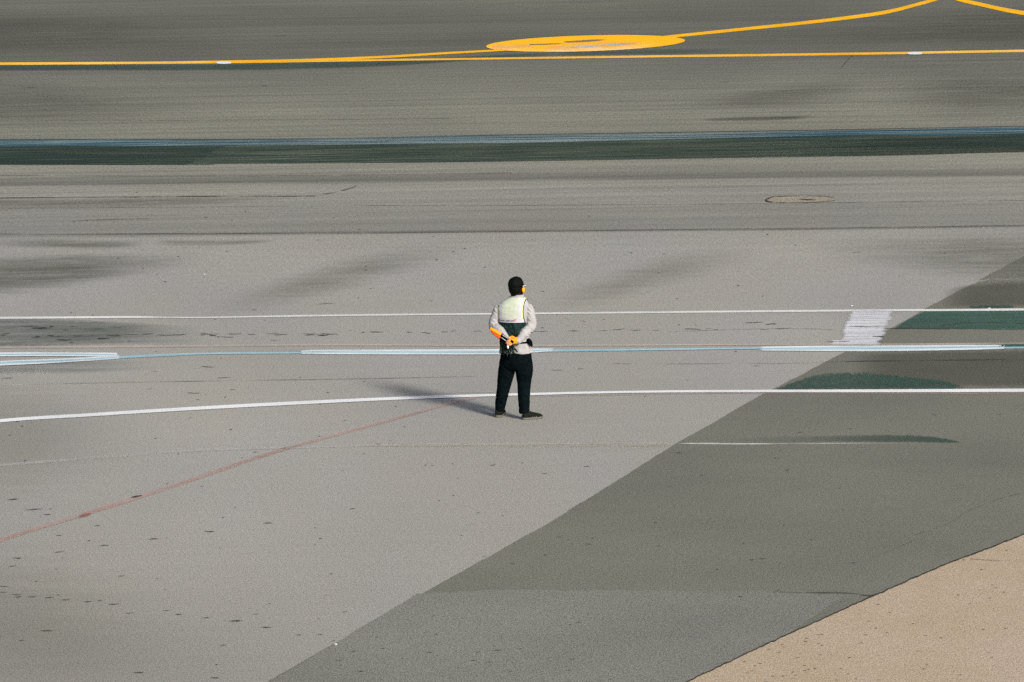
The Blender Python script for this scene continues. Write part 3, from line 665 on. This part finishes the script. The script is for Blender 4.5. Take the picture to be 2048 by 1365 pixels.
# --- hair: cap of short black hair with an uneven surface
bm = bmesh.new()
ball(bm, hp(0, -.016, .030), (.090, .108, .096), AX, 20)
ball(bm, hp(0, -.040, -.024), (.080, .073, .074), AX, 18)
ball(bm, hp(0, -.038, -.068), (.066, .056, .042), AX, 18)
ball(bm, hp(-.012, .040, .060), (.064, .050, .048), AX, 16)
b = remesh(bm, .005, 3)
wrinkle(b, lambda p: 0.004 * fb(p, (22, 22, 22)) + .003 * fb(p, (60, 60, 50)) + .003 * fb(p, (140, 140, 90)))
cut = hp(0, .058, .0)
bmesh.ops.bisect_plane(b, geom=b.verts[:] + b.edges[:] + b.faces[:], plane_co=hp(0, .040, .028), plane_no=(HF * .8 - ZV * .6).normalized(), clear_outer=True)
for e in [e for e in b.edges if e.is_boundary]: pass
kid('hair', b, M_HAIR)
# --- ear defenders
bm = bmesh.new()
pts = [hp(math.cos(a) * .088, .008, -.006 + math.sin(a) * .128) for a in [math.pi * i / 14 for i in range(15)]]
tube(bm, pts, [.005] * 15, 8)
muff = kid('ear_muffs', bm, M_BLACK, label='yellow ear cup on a black headband')
for s in (-1, 1):
    bm = bmesh.new()
    rings = []
    for q, r in ((.066, .030), (.074, .034), (.080, .035), (.090, .033), (.098, .024), (.101, .012)):
        rings.append((hp(s * q, .026, -.038), ZV * r, HF * r * .72))
    loft(bm, rings[2:], 18, 2.0); bmesh.ops.recalc_face_normals(bm, faces=bm.faces[:])
    kid('ear_cup', bm, M_MUFF, muff)
    bm = bmesh.new(); loft(bm, [(hp(s * q, .026, -.038), ZV * r, HF * r * .8) for q, r in ((.060, .030), (.066, .036), (.076, .038), (.081, .034))], 18, 2.0)
    bmesh.ops.recalc_face_normals(bm, faces=bm.faces[:]); kid('cushion', bm, M_BLACK, muff)
# --- glasses: grey temple and dark lens seen past the ear cup
bm = bmesh.new()
tube(bm, [hp(-.058, .098, .006), hp(-.02, .106, .008), hp(.02, .106, .008), hp(.058, .098, .006)], [.003] * 4, 8)
gl = kid('glasses', bm, M_STEEL)
for s in (-1, 1):
    bm = bmesh.new(); tube(bm, [hp(s * .082, .012, .002), hp(s * .078, .055, .008), hp(s * .062, .100, .006)], [.004, .0055, .004], 8); kid('temple', bm, M_STEEL, gl)
    bm = bmesh.new(); ball(bm, hp(s * .034, .096, .000), (.029, .006, .019), AX, 14); kid('lens', bm, M_BLACK, gl)
# --- shirt
bm = bmesh.new(); torso(bm, 0, TOR, 1)
for s_, e_, w_, o_ in ((SL, EL, WL, -1), (SR, ER, WR, 1)):
    m1 = (s_ + e_) / 2 + Vector((o_ * .008, 0, 0))
    tube(bm, [s_ + Vector((-o_ * .03, 0, .004)), s_, m1, e_, (e_ * .5 + w_ * .5) + Vector((0, -.01, .006)), w_], [.050, .060, .063, .065, .059, .042], 18)
b = remesh(bm, .0062, 4)
C9 = W(1029, 650, 0)
def sh(p):
    armness = max(0.0, min(1.0, (abs((p - W(1029, 650, 0)).dot(RV)) - .17) / .04))
    low = max(0.0, min(1.0, (W(1029, 672).z - p.z) / .05))
    w1 = (fb(p + Vector((0, 0, (p.x - C9.x) * .8)), (13, 13, 30)) * .0075 + fb(p, (30, 30, 55)) * .0035) * (.35 + armness) * (1.3 if abs((p - C9).dot(RV)) < .25 else .5)
    return w1 + low * (.008 * fb(p, (16, 16, 9)) + .004 * fb(p, (40, 40, 16)))
wrinkle(b, sh)
shirt = kid('shirt', b, M_SHIRT)
bm = bmesh.new()
loft(bm, [(W(1033.5, 600, 0), RV * .092, FV * .086), (W(1034, 595, 0), RV * .086, FV * .082), (W(1034.5, 589, 0), RV * .078, FV * .076), (W(1034.5, 590.5, 0), RV * .070, FV * .066)], 28, 2.1)
bmesh.ops.recalc_face_normals(bm, faces=bm.faces[:])
kid('collar', bm, M_SHIRT, shirt)
for s_, w_ in ((EL, WL), (ER, WR)):
    bm = bmesh.new(); d = (w_ - s_).normalized(); tube(bm, [w_ - d * .012, w_ + d * .016], [.039, .040], 16)
    kid('cuff', bm, M_SHIRT, shirt)
# --- vest, cut out of a slightly larger torso
bm = bmesh.new(); torso(bm, .012, TOR, 1, 11)
b0 = remesh(bm, .0062, 4)
C0 = W(1024.8, 640, 0)
def uvz(p): d = p - C0; return d.dot(RV), d.dot(FV), p.z
zz = lambda py: W(1025, py, -.12).z
zS, zA, zW, zB, zH = zz(603), zz(628), zz(636.5), zz(645.5), zz(683)
def hw(z):                                        # half-width between the armholes
    ks = [(zH - .1, .15), (zH, .155), (zz(660), .185), (zz(652), .195), (zz(647), .192), (zz(636), .178), (zz(622), .174), (zz(612), .178), (zz(602), .185), (zz(590), .20)]
    for (a, va), (c, vc) in zip(ks, ks[1:]):
        if a <= z <= c: t = (z - a) / (c - a); return va + (vc - va) * t
    return ks[0][1] if z < ks[0][0] else ks[-1][1]
def fold(p):
    low = max(0.0, min(1.0, (zB + .01 - p.z) / .05))
    return .0035 * fb(p, (11, 11, 20)) + low * (.020 * fb(p + Vector((p.z * .25, 0, 0)), (34, 34, 3.0)) + .008 * fb(p, (72, 72, 6)))
wrinkle(b0, fold)
gfull = lambda: b.verts[:] + b.edges[:] + b.faces[:]
b = b0
bmesh.ops.bisect_plane(b, geom=gfull(), plane_co=(0, 0, zH), plane_no=(0, 0, -1), clear_outer=True)
bmesh.ops.bisect_plane(b, geom=gfull(), plane_co=(0, 0, zz(597)), plane_no=(0, 0, 1), clear_outer=True)
for z_ in (zW, zB): bmesh.ops.bisect_plane(b, geom=gfull(), plane_co=(0, 0, z_), plane_no=(0, 0, 1))
def warp(inv):
    for v in b.verts:
        u, f_, z = uvz(v.co); k = hw(z) * (1.0 if u > 0 or z < zB else .90); v.co += RV * ((u * k - u) if inv else (u / k - u))
warp(False)
for q in (-1, -.955, .955, 1, -.60, .60, -.87, .87):
    bmesh.ops.bisect_plane(b, geom=gfull(), plane_co=C0 + RV * q, plane_no=RV)
regions = {}
for fc in b.faces:
    u, f_, z = uvz(fc.calc_center_median()); au = abs(u)
    if z > zB and au > 1: r = None
    elif z <= zB: r = 'lower'
    elif au > .955: r = 'piping'
    elif z < zW: r = 'band'
    elif au > .87: r = 'lime'
    elif au > .60: r = 'tape'
    else: r = 'panel'
    regions[fc.index] = r; fc.index = fc.index
b.faces.index_update()
lay = b.faces.layers.int.new('reg'); names = ['none', 'lower', 'piping', 'band', 'lime', 'tape', 'panel']
for fc in b.faces:
    u, f_, z = uvz(fc.calc_center_median()); au = abs(u)
    r = 0 if au > 1 else 1 if z <= zB else 2 if au > .955 else 3 if z < zW else 4 if au > .87 else 5 if au > .60 else 6
    fc[lay] = r
warp(True)
def take(codes, side=0):
    c = b.copy(); l2 = c.faces.layers.int['reg']
    dele = [fc for fc in c.faces if fc[l2] not in codes or (side and uvz(fc.calc_center_median())[0] * side < 0)]
    bmesh.ops.delete(c, geom=dele, context='FACES'); return c
vfull = take((1, 2, 3, 4, 5, 6)); vb = BVHTree.FromBMesh(vfull); vfull.free()
vest = kid('safety_vest', take((6,)), M_VEST, label='sleeveless vest, pale lime above and dark green below')
kid('lower_panel', take((1,)), M_GREEN, vest)
kid('reflective_band', take((3,)), M_SILVER, vest)
for s in (-1, 1):
    kid('reflective_strip', take((5,), s), M_SILVER, vest)
    kid('lime_edging', take((4,), s), M_LIME, vest)
    kid('piping', take((2,), s), M_BLACK, vest)
# lettering laid on the band
def lettering(txt, size, u0, z0, mat, parent):
    cu = bpy.data.curves.new('tmp_text', 'FONT'); cu.body = txt; cu.size = size; cu.resolution_u = 2; cu.offset = .0006
    o = bpy.data.objects.new('tmp_text', cu); COL.objects.link(o)
    dg = bpy.context.evaluated_depsgraph_get(); me = bpy.data.meshes.new_from_object(o.evaluated_get(dg), depsgraph=dg)
    bpy.data.objects.remove(o)
    t = bmesh.new(); t.from_mesh(me); bmesh.ops.triangulate(t, faces=t.faces[:])
    for v in t.verts:
        p = C0 + RV * (u0 + v.co.x) + ZV * (z0 + v.co.y - C0.z) - FV * .5
        hit = vb.ray_cast(p, FV)[0]
        v.co = (hit if hit else p + FV * .36) - FV * .0025
    return kid('lettering', t, mat, parent, smooth=False)
zt = (zW * .35 + zB * .65)
lettering('KLAND AIRPORT', .0285, -.150, zt - .008, simple('grey_print', (.10, .10, .11)), vest)
bm = bmesh.new()
for pts in (((.112, .030), (.130, .040), (.150, .036), (.140, .022), (.130, .002), (.126, -.010), (.124, .006)), ((.104, .020), (.118, .026), (.116, .004), (.110, -.004))):
    vs = []
    for u_, z_ in pts:
        p = C0 + RV * (.055 + (u_ - .10) * .7) + ZV * (zt + z_ * .8 - .004 - C0.z) - FV * .5; hit = vb.ray_cast(p, FV)[0]
        vs.append(bm.verts.new((hit if hit else p + FV * .36) - FV * .0025))
    bm.faces.new(vs)
kid('red_emblem', bm, simple('red_print', (.55, .12, .09)), vest, smooth=False)
# --- trousers
bm = bmesh.new()
rows = [(1032.5, 701, .186, .128), (1032, 712, .196, .138), (1031.5, 722, .197, .140), (1031, 732, .178, .120), (1030.5, 738, .13, .10), (1030.2, 741.5, .07, .06)]
loft(bm, [(W(a, y, 0), RV * r + Vector((0, 0, 0)), FV * q) for a, y, r, q in rows], 28, 2.4)
LT = [W(1015.5, 722, .03), W(1013, 742, .05), W(1009, 765, .07), W(1004.5, 790, dl * .7), W(1000.5, 810, dl * .9), W(999.5, 821.5, dl)]
RT = [W(1047.5, 722, -.03), W(1048.5, 742, -.02), W(1048, 765, .0), W(1048, 790, dr * .7), W(1048.5, 810, dr), W(1048.3, 824, dr)]
tube(bm, LT, [.104, .106, .092, .076, .067, .061], 20)
tube(bm, RT, [.104, .108, .090, .076, .070, .066], 20)
b = remesh(bm, .007, 3)
bmesh.ops.bisect_plane(b, geom=b.verts[:] + b.edges[:] + b.faces[:], plane_co=W(1010, 823.0, .05), plane_no=(.0, .0, -1), clear_outer=True)
wrinkle(b, lambda p: .008 * fb(p, (9, 9, 5)) + .0035 * fb(p + Vector((0, 0, p.x)), (18, 18, 22)) + (.004 * fb(p, (12, 12, 34)) if p.z < .30 else 0))
kid('trousers', b, M_TROU)
# --- shoes
def shoe(cx, cy, ang, L, nm_label):
    heel = G(cx, cy); d = Vector((math.cos(ang), math.sin(ang), 0)); q = Vector((-d.y, d.x, 0))
    bm = bmesh.new(); prof = ((0, .034, .082), (.05, .046, .096), (.20, .050, .096), (.36, .050, .096), (.52, .052, .080), (.72, .056, .064), (.90, .048, .050), (.985, .028, .034))
    rings = []
    for t, w_, h_ in prof:
        c = heel + d * (t * L) + ZV * (.018 + h_ / 2 - .009)
        rings.append((c, q * w_, ZV * (h_ / 2)))
    loft(bm, rings, 20, 2.6)
    b = remesh(bm, .005, 3); wrinkle(b, lambda p: .0022 * fb(p, (90, 90, 90)))
    sh_ = kid('shoe', b, M_SHOE, label=nm_label)
    bm = bmesh.new(); rings = []
    for t, w_ in ((-.03, .024), (0, .037), (.06, .045), (.25, .045), (.45, .045), (.7, .057), (.88, .050), (.98, .032), (1.02, .014)):
        lift = .010 * max(0, (t - .75) / .27)
        rings.append((heel + d * (t * L) + ZV * (.0145 + lift), q * w_, ZV * .0145))
    loft(bm, rings, 20, 5.0); bmesh.ops.recalc_face_normals(bm, faces=bm.faces[:]); kid('sole', bm, M_SOLE, sh_)
    bm = bmesh.new()
    for i in range(4):
        c = heel + d * (L * (.34 + .085 * i)) + ZV * (.110 - .011 * i)
        tube(bm, [c - q * .024 - ZV * .006, c + ZV * .003, c + q * .024 - ZV * .006], [.0035] * 3, 6)
    for s in (-1, 1):
        for i in range(3):
            c = heel + d * (L * (.42 + .10 * i)) + q * s * (.047 + .003 * i)
            tube(bm, [c + ZV * .030, c + d * .014 + ZV * (.064 - .006 * i) - q * s * .012], [.003, .003], 6)
    kid('laces', bm, M_STEEL if False else simple('lace_grey', (.25, .26, .24)), sh_)
    return sh_
shoe(997.0, 835.6, math.radians(80), .285, 'dark trainer with grey sole, seen from the heel')
shoe(1045.0, 839.8, math.radians(20), .262, 'dark trainer with grey sole, pointing to the side')
bm = bmesh.new(); a_ = RA + Vector((.012, -.0, 0)); tube(bm, [a_ + ZV * .05, a_ + ZV * .0, a_ - ZV * .03], [.046, .053, .048], 16); kid('sock', bm, M_WHITE)
# --- belt and radio pouch
bm = bmesh.new()
rr = [(W(1030.5, 681, 0), .183 + .010, .128 + .010), (W(1030.7, 684.2, 0), .187 + .010, .131 + .010)]
kk = 40; vs = []
for c, a, q in rr:
    vs.append([bm.verts.new(c + RV * (a + .002) * math.copysign(abs(math.cos(t)) ** (2 / 2.35), math.cos(t)) + FV * (q + .002) * math.copysign(abs(math.sin(t)) ** (2 / 2.35), math.sin(t))) for t in [2 * math.pi * i / kk for i in range(kk)]])
for i in range(kk): bm.faces.new((vs[0][i], vs[0][(i + 1) % kk], vs[1][(i + 1) % kk], vs[1][i]))
geo = bmesh.ops.solidify(bm, geom=bm.faces[:], thickness=.004)
bmesh.ops.recalc_face_normals(bm, faces=bm.faces[:])
belt = kid('belt', bm, M_BLACK)
bm = bmesh.new()
tube(bm, [W(1057.5, 680.5, -.115), W(1060.5, 685, -.115), W(1063, 691.5, -.105)], [.030, .036, .022], 12, .7, RV)
b = remesh(bm, .006, 1); kid('radio_pouch', b, M_BLACK, belt)
bm = bmesh.new(); tube(bm, [W(1064.5, 684, -.12), W(1066.2, 679, -.12), W(1066.5, 675.5, -.12)], [.007, .006, .005], 8); bm.free()
# --- gloves he wears: orange leather on the right hand with bare fingertips, black on the left
bm = bmesh.new()
tube(bm, [WR + (PR - WR) * .12, WR.lerp(PR, .55), PR + Vector((-.01, 0, 0))], [.037, .043, .043], 16, .62)
for f_ in rf: tube(bm, [f_[0], f_[1], f_[1].lerp(f_[2], .55)], [.0155, .0135, .0125], 10)
tube(bm, [rth[0], rth[1], rth[1].lerp(rth[2], .8)], [.019, .016, .014], 10)
b = remesh(bm, .004, 2); wrinkle(b, lambda p: .0018 * fb(p, (60, 60, 60)))
kid('glove', b, M_ORANGE, label='orange fingerless glove')
for f_ in rf + [rth]:
    bm = bmesh.new(); tube(bm, [f_[2].lerp(f_[1], .25), f_[2].lerp(f_[3], .5), f_[3]], [.0112, .0112, .0098], 10); kid('fingertip', bm, M_SKIN_PALE, body)
bm = bmesh.new()
tube(bm, [WL + (PL - WL) * .1, WL.lerp(PL, .55), PL], [.034, .037, .040], 16, .6)
for f_ in lf: tube(bm, f_, [.0125, .0125, .0118, .0105], 10)
tube(bm, lth, [.016, .0145, .0125, .011], 10)
b = remesh(bm, .004, 2); kid('glove', b, M_GLOVE, label='black knitted glove')

# ------------------------------------------------------------------ things he holds
def top(name, at, label, cat, group=None):
    o = bpy.data.objects.new(name, None); COL.objects.link(o); o.location = at
    o['label'] = label; o['category'] = cat
    if group: o['group'] = group
    return o
def kid2(name, bm, mat, root, smooth=True, parent=None):
    bmesh.ops.recalc_face_normals(bm, faces=bm.faces[:])
    bmesh.ops.transform(bm, matrix=Matrix.Translation(-root.location), verts=bm.verts[:])
    o = link(name, bm, mat, None, smooth, recalc=False); o.parent = parent or root; return o
def wand(a, m, e, mat, label):
    """a tip, m where cone meets handle, e end of the handle"""
    r = top('marshalling_wand', e, label, 'marshalling wand', 'marshalling wands held behind his back')
    d = (m - a).normalized(); L = (m - a).length
    x = d.cross(Vector((0, 1, 0))).normalized(); y = d.cross(x).normalized()
    bm = bmesh.new(); loft(bm, [(a + d * t * L, x * q, y * q) for t, q in ((0, .010), (.02, .016), (.06, .020), (.3, .022), (.7, .025), (.96, .026), (1, .026))], 18, 2.0)
    kid2('light_cone', bm, mat, r)
    bm = bmesh.new(); loft(bm, [(a - d * .010, x * .005, y * .005), (a - d * .006, x * .011, y * .011), (a + d * .004, x * .012, y * .012)], 14, 2.0); kid2('tip_cap', bm, M_BLACK, r)
    L2 = (e - m).length; d2 = (e - m).normalized()
    bm = bmesh.new(); loft(bm, [(m + d2 * t * L2, x * q, y * q) for t, q in ((0, .0235), (.03, .025), (.12, .025), (.16, .018), (.6, .017), (.92, .018), (1, .014))], 18, 2.0)
    h = kid2('handle', bm, M_BLACK, r)
    bm = bmesh.new(); p = m + d2 * L2 * .10 - Vector((0, .022, -.012)); tube(bm, [p, p + d2 * L2 * .45], [.0035, .0035], 6); kid2('switch_strip', bm, simple('grey_switch', (.45, .46, .48)), r, parent=h)
wand(W(979.5, 657, -.20), W(1002, 670, -.225), W(1027, 685.5, -.25), M_WAND_Y, 'amber marshalling wand, the upper of the two held behind the man')
wand(W(983, 662.5, -.19), W(1001, 675.5, -.215), W(1023, 691.5, -.235), M_WAND_R, 'red orange marshalling wand, partly hidden beneath the amber one')

def loose_glove(c, d, spread, label, tag=False, flip=1):
    """an empty work glove: palm at c hanging along d"""
    r = top('work_glove', c, label, 'glove', 'black work gloves hanging from his hands')
    d = d.normalized(); y = Vector((0, -1, 0)); x = d.cross(y).normalized() * flip
    K = 1.3
    bm = bmesh.new()
    loft(bm, [(c - d * .055, x * .036, y * .012), (c - d * .03, x * .038, y * .016), (c, x * .043, y * .018), (c + d * .035, x * .043, y * .015)], 18, 2.4)
    for i in range(4):
        b0_ = c + d * .03 + x * (-.032 + .021 * i); dd = (d + x * (-.32 + .21 * i) * spread).normalized(); L = (.065, .078, .074, .058)[i]
        tube(bm, [b0_, b0_ + dd * L * .5 + y * .008, b0_ + dd * L + y * (-.010 + .014 * ((i * 7) % 3))], [.012, .0115, .0095], 10)
    tube(bm, [c - d * .015 - x * .035, c + d * .012 - x * .065, c + d * .045 - x * .075], [.014, .013, .010], 10)
    bmesh.ops.transform(bm, matrix=Matrix.Translation(c) @ Matrix.Scale(K, 4) @ Matrix.Translation(-c), verts=bm.verts[:])
    b = remesh(bm, .0045, 1); wrinkle(b, lambda p: .004 * fb(p, (45, 45, 45)))
    kid2('fabric', b, M_GLOVE, r)
    bm = bmesh.new()
    for i in range(4):
        b0_ = c + d * .036 + x * (-.032 + .021 * i) + y * .016; dd = (d + x * (-.32 + .21 * i) * spread).normalized()
        tube(bm, [b0_, b0_ + dd * .022, b0_ + dd * .046 + y * .004], [.0035, .0040, .0030], 8)
    bmesh.ops.transform(bm, matrix=Matrix.Translation(c) @ Matrix.Scale(K, 4) @ Matrix.Translation(-c), verts=bm.verts[:])
    kid2('finger_trim', bm, simple('grey_green_trim', (.03, .05, .044)), r)
    bm = bmesh.new(); loft(bm, [(c - d * .066, x * .039, y * .018), (c - d * .048, x * .040, y * .019)], 18, 2.4)
    bmesh.ops.transform(bm, matrix=Matrix.Translation(c) @ Matrix.Scale(K, 4) @ Matrix.Translation(-c), verts=bm.verts[:])
    kid2('cuff', bm, M_GLOVE, r)
    if tag:
        bm = bmesh.new(); p = c + y * .042 - d * .012 - x * .004
        loft(bm, [(p, x * .011, y * .003), (p + d * .038 - x * .012, x * .010, y * .003)], 12, 4.0); kid2('label_tag', bm, M_WHITE, r)
loose_glove(W(1008, 688, -.19), Vector((.10, 0, -1)), .9, 'black work glove hanging palm out behind the man, nearer his left side')
loose_glove(W(1017, 691.5, -.215), Vector((.42, 0, -1)), 1.1, 'black work glove with a small white tag, hanging under the orange glove', True, -1)
